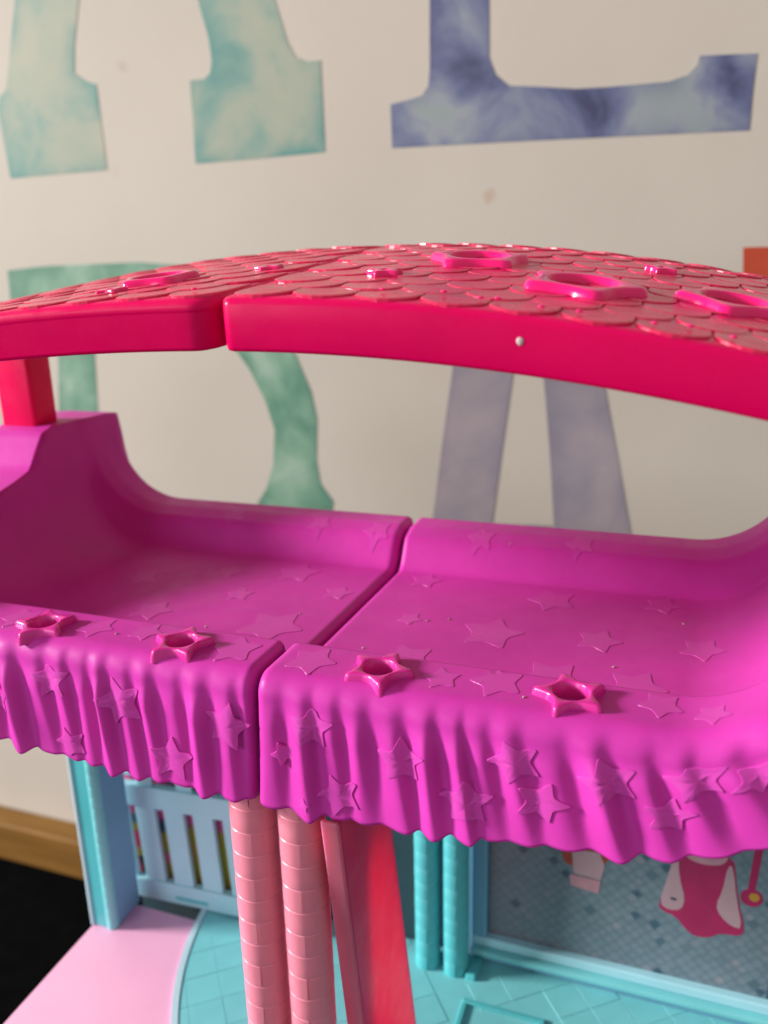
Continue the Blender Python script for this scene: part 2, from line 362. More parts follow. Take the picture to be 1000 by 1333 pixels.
def F_top(x, y, dent=False):
    ax = np.abs(x)
    a = P_base(y)+S_end(ax, y); b = np.interp(y, T_Y, T_Z)-0.55*np.clip((y-2.98)/0.1, 0, 1)**2
    h = np.clip(0.5+0.5*(b-a)/0.10, 0, 1)
    z = b*(1-h)+a*h-0.10*h*(1-h)
    if dent:                                                  # the sockets are bored into the rim
        for sx, sy, _ in SOCKETS:
            z = z-0.15*np.clip((0.100-np.hypot(x-sx, y-sy))/0.014, 0, 1)
    return z
RIDGES = {  # lobe centre at the top, at the hem, (spare), height
 1: [(0.10, 0.11, 0, 0.5), (0.27, 0.34, 0, 1.0), (0.44, 0.53, 0, 0.7), (0.60, 0.66, 0, 0.85), (0.80, 0.92, 0, 0.75), (1.00, 1.08, 0, 1.1), (1.17, 1.29, 0, 0.8), (1.29, 1.41, 0, 0.55), (1.45, 1.60, 0, 0.9), (1.66, 1.80, 0, 0.45), (1.88, 2.07, 0, 1.25), (2.11, 2.30, 0, 0.6), (2.30, 2.53, 0, 1.0), (2.50, 2.79, 0, 0.9), (2.72, 3.02, 0, 1.0), (2.92, 3.2, 0, 0.9), (3.15, 3.4, 0, 0.9), (3.42, 3.6, 0, 0.9)],
 -1: [(-0.20, -0.14, 0, 0.7), (-0.43, -0.37, 0, 1.1), (-0.60, -0.53, 0, 0.5), (-0.79, -0.69, 0, 1.0), (-0.95, -0.83, 0, 0.6), (-1.13, -1.02, 0, 1.15), (-1.26, -1.19, 0, 0.5), (-1.42, -1.31, 0, 0.9), (-1.62, -1.50, 0, 0.8), (-1.85, -1.72, 0, 1.1), (-2.06, -1.96, 0, 0.7), (-2.30, -2.24, 0, 1.0), (-2.52, -2.56, 0, 0.9), (-2.75, -2.85, 0, 1.0), (-3.0, -3.1, 0, 0.9), (-3.3, -3.4, 0, 0.9)]}
def W(side, x, t):
    """drapery: round lobes, softly hollow between them"""
    R = sorted(RIDGES[side], key=lambda r: r[0])
    c = np.array([a+(b-a)*t for a, b, *_ in R]); h = np.array([r[3]*(1.0-0.55*((i*7) % 5 in (1, 4))*t+0.35*((i*7) % 5 == 2)*t) for i, r in enumerate(R)])
    c = np.concatenate([[c[0]-0.2], c, [c[-1]+0.2]]); h = np.concatenate([[h[0]], h, [h[-1]]])
    k = np.clip(np.searchsorted(c, x)-1, 0, len(c)-2)
    u = (x-c[k])/(c[k+1]-c[k])
    hh = h[k]*(1-sstep(u))+h[k+1]*sstep(u)
    u = np.clip(u, 0, 1); u = u+0.09*np.sin(PI*u)**2   # the crease lies nearer the left-hand fold
    crease = np.sqrt(np.cos(PI*u)**2+0.05)-0.2
    soft = 0.5+0.5*np.cos(2*PI*u)
    m = 0.15+0.35*t
    return hh*(crease*m+soft*(1-m))
RC = 0.13
def row_point(side, x, kind, q, bridge=0.0):
    """points of one profile row for the array x: kind 0 ruffle (q = t), 1 rounded edge (q = angle), 2 top (q = y)"""
    if kind == 2:
        y = np.full_like(x, q); return np.stack([x, y, F_top(x, y, True)], 1)
    zc = F_top(x, np.full_like(x, RC))-RC
    if kind == 1:
        k = 0.30*(1-q/(PI/2))**2
        return np.stack([x, RC-RC*np.cos(q)-0.072*k*(W(side, x, 0)-0.06), zc+RC*np.sin(q)], 1)
    t = q
    S = S_end(np.abs(x), 0.0)
    hem = 3.185+np.where(x > 0, 0.036, 0.026)*x*x+0.35*np.minimum(S, 1.0)-0.028*(W(side, x, 1.0)-0.6)
    amp = 0.072*(0.30+0.70*sstep(t/0.30))*(1-0.30*sstep((t-0.55)/0.45))
    w = W(side, x, t); w = w+bridge*np.maximum(0, 0.85-w)
    y = -0.02*t-0.05*t*t-amp*(w-0.06)
    return np.stack([x, y, zc+(hem-zc)*t], 1)
def side_x(side):
    xs = list(np.arange(0.017, 2.2, 0.0145))+list(np.arange(2.2, 3.62, 0.0125))
    return np.array(xs)*side
ROWS = [(0, t) for t in np.linspace(1, 0.03, 36)]+[(1, a) for a in np.linspace(0, PI/2, 8)]+[(2, y) for y in np.concatenate([np.linspace(0.145, 0.42, 24), np.linspace(0.44, 0.60, 10), np.linspace(0.65, 1.6, 16), np.linspace(1.64, 2.3, 18), np.linspace(2.33, 2.76, 18), np.linspace(2.79, 3.09, 10)])]
def canopy(side):
    xs = side_x(side)
    rows = [row_point(side, xs, k, q) for k, q in ROWS]
    G = np.stack(rows, 0)                                     # rows, columns, 3
    # round the edge along the gap between the halves and turn it into the gap
    tang = np.gradient(G[:, :, 1:], axis=0)
    nrm = np.stack([-tang[:, :, 1], tang[:, :, 0]], 2)        # outward in the Y Z plane
    nrm /= np.linalg.norm(nrm, axis=2, keepdims=True)+1e-9
    r = 0.06
    d = np.clip(1-(np.abs(xs)-0.017)/r, 0, 1)
    e = r-np.sqrt(np.maximum(r*r-(r*d)**2, 0))
    n0 = nrm[:, :1, :]
    G[:, :, 1:] -= n0*e[None, :, None]
    c0 = G[:, 0, :].copy()
    cols = []
    for dep in (0.13, 0.06):
        c = c0.copy(); c[:, 1:] -= nrm[:, 0, :]*dep; c[:, 0] = side*0.017; cols.append(c)
    end = G[:, -1, :].copy(); ends = []
    for dz, dx in ((0.03, 0.03), (0.25, 0.04), (0.9, 0.05)):
        c = end.copy(); c[:, 0] += side*dx; c[:, 2] = np.maximum(c[:, 2]-dz, 3.3); ends.append(c)
    A = np.concatenate([np.stack(cols, 1), G, np.stack(ends, 1)], 1)
    # the two halves do not meet quite square: the joint runs a little askew
    A[:, :, 0] += (-0.045+0.075*np.clip(A[:, :, 1], 0, 2.75)/2.75)*np.clip(1-(np.abs(A[:, :, 0])-0.02)/0.30, 0, 1)
    nr, nc = A.shape[:2]
    idx = np.arange(nr*nc).reshape(nr, nc)
    fs = []
    for i in range(nr-1):
        for j in range(nc-1):
            q = (idx[i, j], idx[i, j+1], idx[i+1, j+1], idx[i+1, j])
            fs.append(tuple(int(k) for k in (q if side > 0 else q[::-1])))
    o = pydata('canopy', A.reshape(-1, 3), fs, MAGENTA, house, True)
    so = o.modifiers.new('thickness', 'SOLIDIFY'); so.thickness = 0.045; so.offset = -1
    return o
canL, canR = canopy(-1), canopy(1)

# raised stars moulded into the canopy, each following the surface below it
def conform(surf, outline, parent, m, h=0.010):
    """surf(p) -> point, normal for parameter pairs; outline = list of parameter pairs"""
    O = np.array(outline); c = O.mean(0)
    vs, fs = [], []
    rings = [0.0, 0.35, 0.68, 0.965, 0.965, 1.0]; offs = [h, h, h, h, h, -0.004]
    n = len(O)
    p, nn = surf(c[None, :]); vs.append((p+nn*h)[0])
    for k in range(1, len(rings)):
        p, nn = surf(c+(O-c)*rings[k])
        q = p+nn*offs[k]
        if k == len(rings)-1 and surf is not surf_top: q = surf(c+(O-c)*rings[k], True)[0]-nn*0.006
        vs += list(q)
    for j in range(n): fs.append((0, 1+j, 1+(j+1) % n))
    for k in range(len(rings)-2):
        if k == 2: continue
        a, b = 1+k*n, 1+(k+1)*n
        for j in range(n): fs.append((a+j, b+j, b+(j+1) % n, a+(j+1) % n))
    o = pydata('moulded_star', vs, fs, m, parent, False)
    bm = bmesh.new(); bm.from_mesh(o.data); bm.normal_update()
    up = surf(c[None, :])[1][0]
    f0 = next(iter(bm.faces))
    bm.faces.ensure_lookup_table()
    bad = [f for f in bm.faces if f.normal.dot(Vector(up)) < -0.2]
    if len(bad) > len(bm.faces)/2: bmesh.ops.reverse_faces(bm, faces=bm.faces)
    bm.to_mesh(o.data); bm.free()
    for q in o.data.polygons: q.use_smooth = True
    return o
def surf_top(p):
    e = 0.01
    z = F_top(p[:, 0], p[:, 1]); zx = (F_top(p[:, 0]+e, p[:, 1])-F_top(p[:, 0]-e, p[:, 1]))/(2*e); zy = (F_top(p[:, 0], p[:, 1]+e)-F_top(p[:, 0], p[:, 1]-e))/(2*e)
    n = np.stack([-zx, -zy, np.ones_like(z)], 1); n /= np.linalg.norm(n, axis=1, keepdims=True)
    return np.stack([p[:, 0], p[:, 1], z], 1), n
def surf_front(side):
    def pt(x, t, bridge=0.16):
        return np.array([row_point(side, np.array([a]), 0, float(b), bridge)[0] for a, b in zip(x, t)])
    def s(p, base=False):
        if base: return pt(p[:, 0], p[:, 1], 0.0), None
        e = 0.012
        P0 = pt(p[:, 0], p[:, 1])
        dx = pt(p[:, 0]+e, p[:, 1])-pt(p[:, 0]-e, p[:, 1]); dt = pt(p[:, 0], p[:, 1]+e)-pt(p[:, 0], p[:, 1]-e)
        n = np.cross(dx, -dt); n /= np.linalg.norm(n, axis=1, keepdims=True)
        return P0, n
    return s
def dense(pts, k=3):
    out = []
    for i in range(len(pts)):
        a, b = pts[i], pts[(i+1) % len(pts)]
        for j in range(k): out.append(a+(b-a)*j/k)
    return out
def add_top_star(x, y, r, rot, parent):
    o = [np.array([x, y])+q*np.array([1, 1.15]) for q in dense(star_pts(1, r, 0.55, rot, 0.12), 2)]
    conform(surf_top, o, parent, STARMAG, 0.003)
def add_front_star(side, x, z, r, rot, parent):
    H = 0.72; t = (3.915-z)/H
    o = [np.array([x, t])+q*np.array([1, -1/H]) for q in dense(star_pts(1, r, 0.50, rot, 0.10), 2)]
    o = [np.array([q[0], min(max(q[1], 0.03), 0.97)]) for q in o]
    conform(surf_front(side), o, parent, STARMAG, 0.0042)
for x, z, r in [(-1.48, 3.79, 0.16), (-0.96, 3.72, 0.19), (-0.21, 3.69, 0.17), (-1.35, 3.32, 0.13), (-0.60, 3.38, 0.17), (-1.93, 3.55, 0.15), (-2.2, 3.8, 0.15)]:
    add_front_star(-1, x, z, r, random.uniform(-0.5, 0.5), canL)
for x, z, r in [(0.34, 3.78, 0.15), (0.16, 3.57, 0.085), (0.88, 3.66, 0.16), (1.50, 3.76, 0.16), (0.51, 3.36, 0.15), (1.25, 3.45, 0.17), (1.65, 3.51, 0.16), (1.98, 3.73, 0.17), (2.39, 3.80, 0.17), (2.28, 3.53, 0.14), (2.66, 3.75, 0.14), (0.30, 3.30, 0.05)]:
    add_front_star(1, x, z, r, random.uniform(-0.5, 0.5), canR)
for x, y, r in [(-1.94, 1.62, 0.16), (-0.73, 2.08, 0.2), (-0.24, 1.76, 0.13), (-0.97, 1.52, 0.12), (-0.45, 1.05, 0.26), (-1.3, 1.95, 0.14), (-1.45, 1.05, 0.17), (-1.34, 0.30, 0.14), (-0.29, 0.27, 0.17), (-0.98, 0.33, 0.12), (-1.95, 0.28, 0.15), (-0.2, 2.58, 0.13), (-0.75, 2.60, 0.12), (-1.6, 2.62, 0.13)]:
    add_top_star(x, y, r, random.uniform(0, 1.2), canL)
for x, y, r in [(0.34, 2.2, 0.14), (1.06, 1.38, 0.24), (1.77, 1.46, 0.17), (1.37, 2.08, 0.2), (2.42, 1.5, 0.16), (0.45, 1.45, 0.1), (0.62, 0.85, 0.2), (1.55, 0.85, 0.22), (2.05, 0.88, 0.2), (1.02, 0.28, 0.12), (1.33, 0.33, 0.17), (0.22, 0.27, 0.17), (2.2, 0.33, 0.13), (2.45, 0.25, 0.1), (0.7, 2.6, 0.13), (1.5, 2.62, 0.13), (2.15, 2.2, 0.15)]:
    add_top_star(x, y, r, random.uniform(0, 1.2), canR)

# specks of dust lying in the tray
bm = bmesh.new(); bmesh.ops.create_icosphere(bm, subdivisions=1, radius=0.009)
speck = bpy.data.meshes.new('dust_speck'); bm.to_mesh(speck); bm.free(); speck.materials.append(mat('dust', (0.55, 0.45, 0.42), 0.8))
for x, y in [(0.58, 1.45), (0.72, 1.52), (-0.35, 1.3), (1.9, 1.1), (1.2, 0.75), (-0.9, 0.9), (0.3, 0.9), (2.3, 1.9), (1.5, 0.2), (-1.15, 0.25), (0.95, 2.55)]:
    o = bpy.data.objects.new('dust_speck', speck); COL.objects.link(o); o.parent = canR if x > 0 else canL
    o.location = (x, y, float(F_top(np.array(x), np.array(y)))+0.004); o.scale = (random.uniform(0.7, 1.6), random.uniform(0.6, 1.1), 0.6); o.rotation_euler = (0, 0, random.uniform(0, 3))

# star-shaped sockets with a round hole (canopy rim and roof)
def socket_mesh(name, r, hole, h, ratio, m, soft=0.22):
    o = np.array(star_pts(2, r, ratio, 0.0, soft))
    n = len(o)
    ang = np.arctan2(o[:, 0], o[:, 1])
    hr = np.stack([np.sin(ang), np.cos(ang)], 1)*hole
    prof = [(o*1.06, -0.03), (o*1.02, h*0.35), (o*0.99, h*0.75), (o*0.95, h*0.93), (o*0.90+hr*0.02, h), (o*0.35+hr*0.65, h), (hr*1.06, h*0.97), (hr, h*0.85), (hr*0.98, -0.05)]
    vs, fs = [], []
    for p, z in prof: vs += [(a[0], a[1], z) for a in p]
    for k in range(len(prof)-1):
        for j in range(n): fs.append((k*n+j, k*n+(j+1) % n, (k+1)*n+(j+1) % n, (k+1)*n+j))
    me = bpy.data.meshes.new(name); me.from_pydata([tuple(map(float, v)) for v in vs], [], fs); me.update()
    bm = bmesh.new(); bm.from_mesh(me); bmesh.ops.recalc_face_normals(bm, faces=bm.faces); bm.to_mesh(me); bm.free()
    me.materials.append(m)
    for p in me.polygons: p.use_smooth = True
    return me
def place(name, me, parent, loc, normal=(0, 0, 1), rz=0.0, sc=1.0):
    o = bpy.data.objects.new(name, me); COL.objects.link(o); o.parent = parent
    q = Vector((0, 0, 1)).rotation_difference(Vector(normal).normalized())
    o.matrix_local = Matrix.Translation(loc) @ q.to_matrix().to_4x4() @ Matrix.Rotation(rz, 4, 'Z') @ Matrix.Scale(sc, 4)
    return o
sock = socket_mesh('star_socket', 0.225, 0.096, 0.050, 0.50, CUPPINK, 0.17)
sock.materials.clear(); sock.materials.append(mat('socket_magenta_plastic', (0.70, 0.03, 0.33), 0.27, 0.04, 2.0, 0.0, 10, 0.25))
for x, y, rz in SOCKETS:
    par = canL if x < 0 else canR
    place('star_socket', sock, par, (x, y, 3.995), (0, -0.03, 1), rz)

# ---- roof: two domed halves with scallop shingles
def roof_k(x): return np.where(np.asarray(x) < 0, 0.031, 0.041)
def roof_z(x, y): return 6.11-roof_k(x)*np.square(x)+0.265*(1-(np.sqrt((y-2.65)**2+0.08)-0.283)/2.382)
def roof_n(x, y): return Vector((2*float(roof_k(x))*x, 0.265/2.382*(y-2.65)/math.sqrt((y-2.65)**2+0.08), 1)).normalized()
def roof(side):
    x0, x1, y0, y1, r = (-0.070 if side > 0 else 0.088), 3.68, 0.0, 3.2, (0.07 if side > 0 else 0.17)
    out = []
    def arc(cx, cy, a0, a1):
        for a in np.linspace(a0, a1, 9): out.append((cx+r*math.cos(a), cy+r*math.sin(a), math.cos(a), math.sin(a)))
    def seg(p, q, nx, ny, k):
        for i in range(1, k): out.append((p[0]+(q[0]-p[0])*i/k, p[1]+(q[1]-p[1])*i/k, nx, ny))
    arc(x0+r, y0+r, PI, 1.5*PI); seg((x0+r, y0), (x1-r, y0), 0, -1, 40)
    arc(x1-r, y0+r, 1.5*PI, 2*PI); seg((x1, y0+r), (x1, y1-r), 1, 0, 16)
    arc(x1-r, y1-r, 0, 0.5*PI); seg((x1-r, y1), (x0+r, y1), 0, 1, 40)
    arc(x0+r, y1-r, 0.5*PI, PI); seg((x0, y1-r), (x0, y0+r), -1, 0, 16)
    O = np.array(out); n = len(O)
    P, N = O[:, :2].copy(), O[:, 2:].copy()
    rings = []
    ctr = np.array([(x0+x1)/2, 1.6])
    def ring(inset, dz=0.0, from_top=None, shrink=1.0):
        Q = P-N*inset; Q = ctr+(Q-ctr)*shrink
        z = roof_z(Q[:, 0]*side, Q[:, 1])+dz
        return np.stack([Q[:, 0]*side, Q[:, 1], z], 1)
    def rim_ring(inset, depth):
        Q = P-N*inset; zt = roof_z(P[:, 0]*side, P[:, 1])
        return np.stack([Q[:, 0]*side, Q[:, 1], zt-depth*(1-0.62*np.clip(P[:, 1]/3.2, 0, 1))], 1)
    for s in (0.05, 0.5, 0.9): rings.append(ring(0.06, -0.11, None, s))
    rings += [rim_ring(0.05, 0.20), rim_ring(0.045, 0.262), rim_ring(0.03, 0.272), rim_ring(0.012, 0.268), rim_ring(0.004, 0.25)]
    if side < 0: rings += [rim_ring(0.004, 0.076), rim_ring(0.001, 0.068), rim_ring(-0.003, 0.060), rim_ring(-0.003, 0.036)]
    else: rings += [rim_ring(0.0, 0.10), rim_ring(0.0, 0.040)]
    rings += [rim_ring(0.004, 0.018), rim_ring(0.016, 0.006), ring(0.035, 0.0)]
    for s in np.linspace(0.96, 0.02, 24): rings.append(ring(0.035, 0.0, None, s))
    vs = [v for R in rings for v in R]; fs = []
    for k in range(len(rings)-1):
        for j in range(n): fs.append((k*n+j, k*n+(j+1) % n, (k+1)*n+(j+1) % n, (k+1)*n+j))
    o = pydata('roof', vs, fs, HOTPINK, house, True)
    bm = bmesh.new(); bm.from_mesh(o.data); bmesh.ops.recalc_face_normals(bm, faces=bm.faces); bm.to_mesh(o.data); bm.free()
    for p in o.data.polygons: p.use_smooth = True
    return o
roofL, roofR = roof(-1), roof(1)

def shingle_geo(wd, ln, th):
    """scallop: straight sides, round lower end (towards -Y), upper face sloping up to the thick lower edge"""
    pts = [(-wd/2, ln*0.45)]
    for a in np.linspace(PI, 2*PI, 11): pts.append((wd/2*math.cos(a), -ln*0.16+ln*0.34*math.sin(a)))
    pts.append((wd/2, ln*0.45))
    def z(y): return 0.003+th*(0.45*ln-y)/ln
    vs = [(x*0.95, y*0.95+0.005, z(y)) for x, y in pts]+[(x*0.99, y*0.99, z(y)-0.004) for x, y in pts]+[(x, y, -0.02) for x, y in pts]
    n = len(pts)
    fs = [tuple(range(n))[::-1]] if False else [tuple(range(n))]
    for k in range(2):
        for j in range(n): fs.append((k*n+j, (k+1)*n+j, (k+1)*n+(j+1) % n, k*n+(j+1) % n))
    return vs, fs
SW, SL = 0.335, 0.46
vs, fs = shingle_geo(SW, SL, 0.011)
shm = bpy.data.meshes.new('shingle'); shm.from_pydata([tuple(map(float, v)) for v in vs], [], fs); shm.update(); shm.materials.append(SHINGLE)
bm = bmesh.new(); bm.from_mesh(shm); bmesh.ops.recalc_face_normals(bm, faces=bm.faces); bm.to_mesh(shm); bm.free()
def smat(x, y):
    nz = roof_n(x, y)
    tx = Vector((1, 0, -2*float(roof_k(x))*x)).normalized(); ty = nz.cross(tx).normalized()
    M = Matrix((tx, ty, nz)).transposed().to_4x4()
    j = Matrix.Rotation(random.uniform(-0.03, 0.03), 4, 'Z') @ Matrix.Rotation(random.uniform(-0.025, 0.025), 4, 'Y')
    return Matrix.Translation((x, y, roof_z(x, y))) @ M @ j
for side, par in ((-1, roofL), (1, roofR)):
    bmr = bmesh.new()
    row = 0; y = 0.245
    while y < 3.08:
        off = 0.5 if row % 2 else 0.0
        k = 0
        while True:
            ax = (-0.06 if side > 0 else 0.10)+SW*(0.5+k+off)+0.01
            if ax > 3.56: break
            k += 1
            x = side*ax
            M = smat(x, y)
            if y < 2.55:
                o = bpy.data.objects.new('shingle', shm); COL.objects.link(o); o.parent = par; o.matrix_local = M
            else:
                t = bmesh.new(); t.from_mesh(shm); bmesh.ops.transform(t, matrix=M, verts=t.verts)
                tm = bpy.data.meshes.new('tmp'); t.to_mesh(tm); t.free(); bmr.from_mesh(tm); bpy.data.meshes.remove(tm)
        # half shingle by the seam on the odd rows
        y += 0.235; row += 1
    o = from_bm('rear_shingles', bmr, SHINGLE, par); o['kind'] = 'stuff'

rs = socket_mesh('roof_socket', 0.32, 0.165, 0.040, 0.62, CUPPINK)
ring_me = socket_mesh('ring_socket', 0.27, 0.16, 0.042, 0.72, CUPPINK)
small = socket_mesh('small_star', 0.11, 0.02, 0.022, 0.5, CUPPINK)
place('ring_socket', ring_me, roofL, (-0.93, 0.78, roof_z(-0.93, 0.78)+0.008), roof_n(-0.93, 0.78), 0.2)
place('roof_star', small, roofL, (-0.33, 1.10, roof_z(-0.33, 1.10)+0.008), roof_n(-0.33, 1.10), 0.5)
place('roof_star', small, roofL, (-1.02, 0.42, roof_z(-0.95, 0.36)+0.008), roof_n(-0.95, 0.36), 0.1)
for x, y, rz, s in [(0.92, 1.52, 0.2, 1.1), (1.64, 0.86, -0.3, 1.15), (2.40, 1.05, 0.5, 1.05), (2.95, 1.6, 0.1, 1.0)]:
    place('roof_socket', rs, roofR, (x, y, roof_z(x, y)+0.008), roof_n(x, y), rz, s)
for x, y in [(0.55, 0.80), (2.0, 1.9)]:
    place('roof_star', small, roofR, (x, y, roof_z(x, y)+0.015), roof_n(x, y), 0.4, 1.1)
# little round studs pressed into the shingles near the eave
bm = bmesh.new(); bmesh.ops.create_uvsphere(bm, u_segments=10, v_segments=6, radius=0.017)
stud = bpy.data.meshes.new('stud'); bm.to_mesh(stud); bm.free(); stud.materials.append(CUPPINK)
for p in stud.polygons: p.use_smooth = True
for x, y in [(1.25, 0.18), (1.33, 0.20), (1.55, 0.12), (1.72, 0.13), (2.05, 0.12), (2.2, 0.2), (1.05, 0.25), (2.38, 0.13), (0.75, 0.2), (-0.3, 0.16), (-0.85, 0.2)]:
    o = place('roof_stud', stud, roofR if x > 0 else roofL, (x, y, roof_z(x, y)+0.026), roof_n(x, y)); o.scale = (1.0, 0.8, 0.45)
# white chip on the fascia
bm = bmesh.new(); bmesh.ops.create_icosphere(bm, subdivisions=2, radius=0.018)
for v in bm.verts: v.co = Vector((v.co.x*random.uniform(0.75, 1.1), v.co.y*0.25, v.co.z*random.uniform(0.9, 1.3)))
chip = from_bm('paint_chip', bm, mat('chip_white', (0.62, 0.50, 0.50), 0.6), roofR, True); chip.location = (1.475, -0.001, 5.905)

# ---- square red posts that carry the roof on the end walls
for s in (-1, 1):
    a, b = sorted((s*3.22, s*3.60))
    box('roof_post', a, b, 2.06, 2.36, 4.90, float(roof_z(s*3.60, 2.06))-0.13, POSTRED, house, 0.035, 3, True)

# ---- columns made of moulded brick courses
def brick_mesh(name, r, a0, a1, h, m, bulge=0.014):
    """curved brick: a slice of a tube, its lower edge standing a hair prouder than the top"""
    n = 12; vs, fs = [], []
    prof = [(r*0.80, 0.0), (r*(1+bulge*0.2), 0.0), (r*(1+bulge), h*0.06), (r*(1+bulge*0.7), h*0.5), (r*(1+bulge*0.15), h*0.93), (r*0.96, h*0.975), (r*0.80, h*0.975)]
    for i in range(n+1):
        a = a0+(a1-a0)*i/n
        sh = 0.994 if i in (0, n) else 1.0
        for rr, z in prof: vs.append((rr*sh*math.cos(a), rr*sh*math.sin(a), z))
    k = len(prof)
    for i in range(n):
        for j in range(k): fs.append((i*k+j, (i+1)*k+j, (i+1)*k+(j+1) % k, i*k+(j+1) % k))
    fs.append(tuple(range(k))[::-1]); fs.append(tuple(n*k+j for j in range(k)))
    me = bpy.data.meshes.new(name); me.from_pydata(vs, [], fs); me.update()
    bm = bmesh.new(); bm.from_mesh(me); bmesh.ops.recalc_face_normals(bm, faces=bm.faces); bm.to_mesh(me); bm.free()
    me.materials.append(m)
    for p in me.polygons: p.use_smooth = True
    me.set_sharp_from_angle(angle=math.radians(35))
    return me
def column(name, cx, cy, r, z0, z1, h, m, parent, half=None, split=2, lean=0.0, taper=0.0):
    bm = bmesh.new()
    bmesh.ops.create_cone(bm, cap_ends=True, segments=28, radius1=r*0.955, radius2=r*(0.955+taper), depth=z1-z0, matrix=Matrix.Translation((cx, cy, (z0+z1)/2)))
    c = from_bm(name, bm, m, parent, True)
    g = 0.005
    me = brick_mesh('brick', r, 0, 2*PI/split-g/r, h, m)
    z = z0; i = 0
    while z+h <= z1+0.001:
        for k in range(split):
            o = bpy.data.objects.new('brick', me); COL.objects.link(o); o.parent = c
            rot = 2*PI/split*(k+0.5*(i % 2))+half
            f = 1+taper*(z-z0)/(z1-z0)/0.955
            o.matrix_local = Matrix.Translation((cx, cy, z)) @ Matrix.Rotation(rot+random.uniform(-0.05, 0.05), 4, 'Z') @ Matrix.Diagonal((f, f, 1, 1))
        z += h; i += 1
    return c
column('column', -0.185, 0.16, 0.150, 0.0, 3.30, 0.170, SALMON, house, -1.25, taper=0.02)
column('column', 0.150, 0.16, 0.150, 0.0, 3.30, 0.170, SALMON, house, -1.25)
column('column', 0.325, 2.20, 0.115, 0.0, 3.2, 0.16, TEAL, house, -1.3)
column('column', 0.590, 2.20, 0.115, 0.0, 3.2, 0.16, TEAL, house, -1.3)
box('column_foot', 0.70, 0.80, 2.10, 2.36, 0.0, 0.075, TEAL, house, 0.02)

# ---- sloping coral partition behind the columns
def slab(name, pts_yz, x0, x1, m, bev=0.012):
    bm = bmesh.new()
    a = [bm.verts.new((x0, y, z)) for y, z in pts_yz]; b = [bm.verts.new((x1, y, z)) for y, z in pts_yz]
    n = len(pts_yz)
    bm.faces.new(a); bm.faces.new(b[::-1])
    for i in range(n): bm.faces.new((a[i], b[i], b[(i+1) % n], a[(i+1) % n]))
    bmesh.ops.bevel(bm, geom=list(bm.edges), offset=bev, segments=2, profile=0.5, affect='EDGES')
    return from_bm(name, bm, m, house)
slab('partition', [(0.04, 3.10), (0.80, 3.10), (1.45, 0.01), (0.48, 0.01)], 0.40, 0.46, CORAL)
slab('partition_edge', [(0.0, 3.10), (0.035, 3.10), (0.475, 0.01), (0.44, 0.01)], 0.345, 0.463, LITEDGE, 0.014)

# ---- floor: pink planks on the left, a raised teal disc of diamond tiles
PLANKM = PALEPINK
fl = box('storey_floor', -2.985, 3.3, -0.55, 1.985, -0.16, 0.0, PALEPINK, house, 0.012, 3, True)
CX, CY, CRAD = 1.05, 2.52, 3.10
def disc_clip(y0, y1, x1, rad, cx=CX, cy=CY, k=48):
    pts = []
    for y in np.linspace(y1, y0, k):
        pts.append((cx-math.sqrt(rad*rad-(y-cy)**2), y))
    pts += [(x1, y0), (x1, y1)]
    return pts
def flat(name, pts, z0, z1, m, parent, bev=0.0):
    bm = bmesh.new()
    a = [bm.verts.new((x, y, z1)) for x, y in pts]; b = [bm.verts.new((x, y, z0)) for x, y in pts]
    n = len(pts)
    bm.faces.new(a); bm.faces.new(b[::-1])
    for i in range(n): bm.faces.new((a[i], b[i], b[(i+1) % n], a[(i+1) % n]))
    return from_bm(name, bm, m, parent)
teal_floor = flat('teal_floor', disc_clip(-0.4, 2.40, 3.28, CRAD), -0.019, 0.018, PALETEAL, house)
# light rim along the arc
rim = []
for y in np.linspace(2.40, -0.4, 48): rim.append((CX-math.sqrt((CRAD+0.012)**2-(y-CY)**2), y))
for y in np.linspace(-0.4, 2.40, 48): rim.append((CX-math.sqrt((CRAD-0.045)**2-(y-CY)**2), y))
flat('floor_rim', rim, -0.018, 0.030, ICE, house)
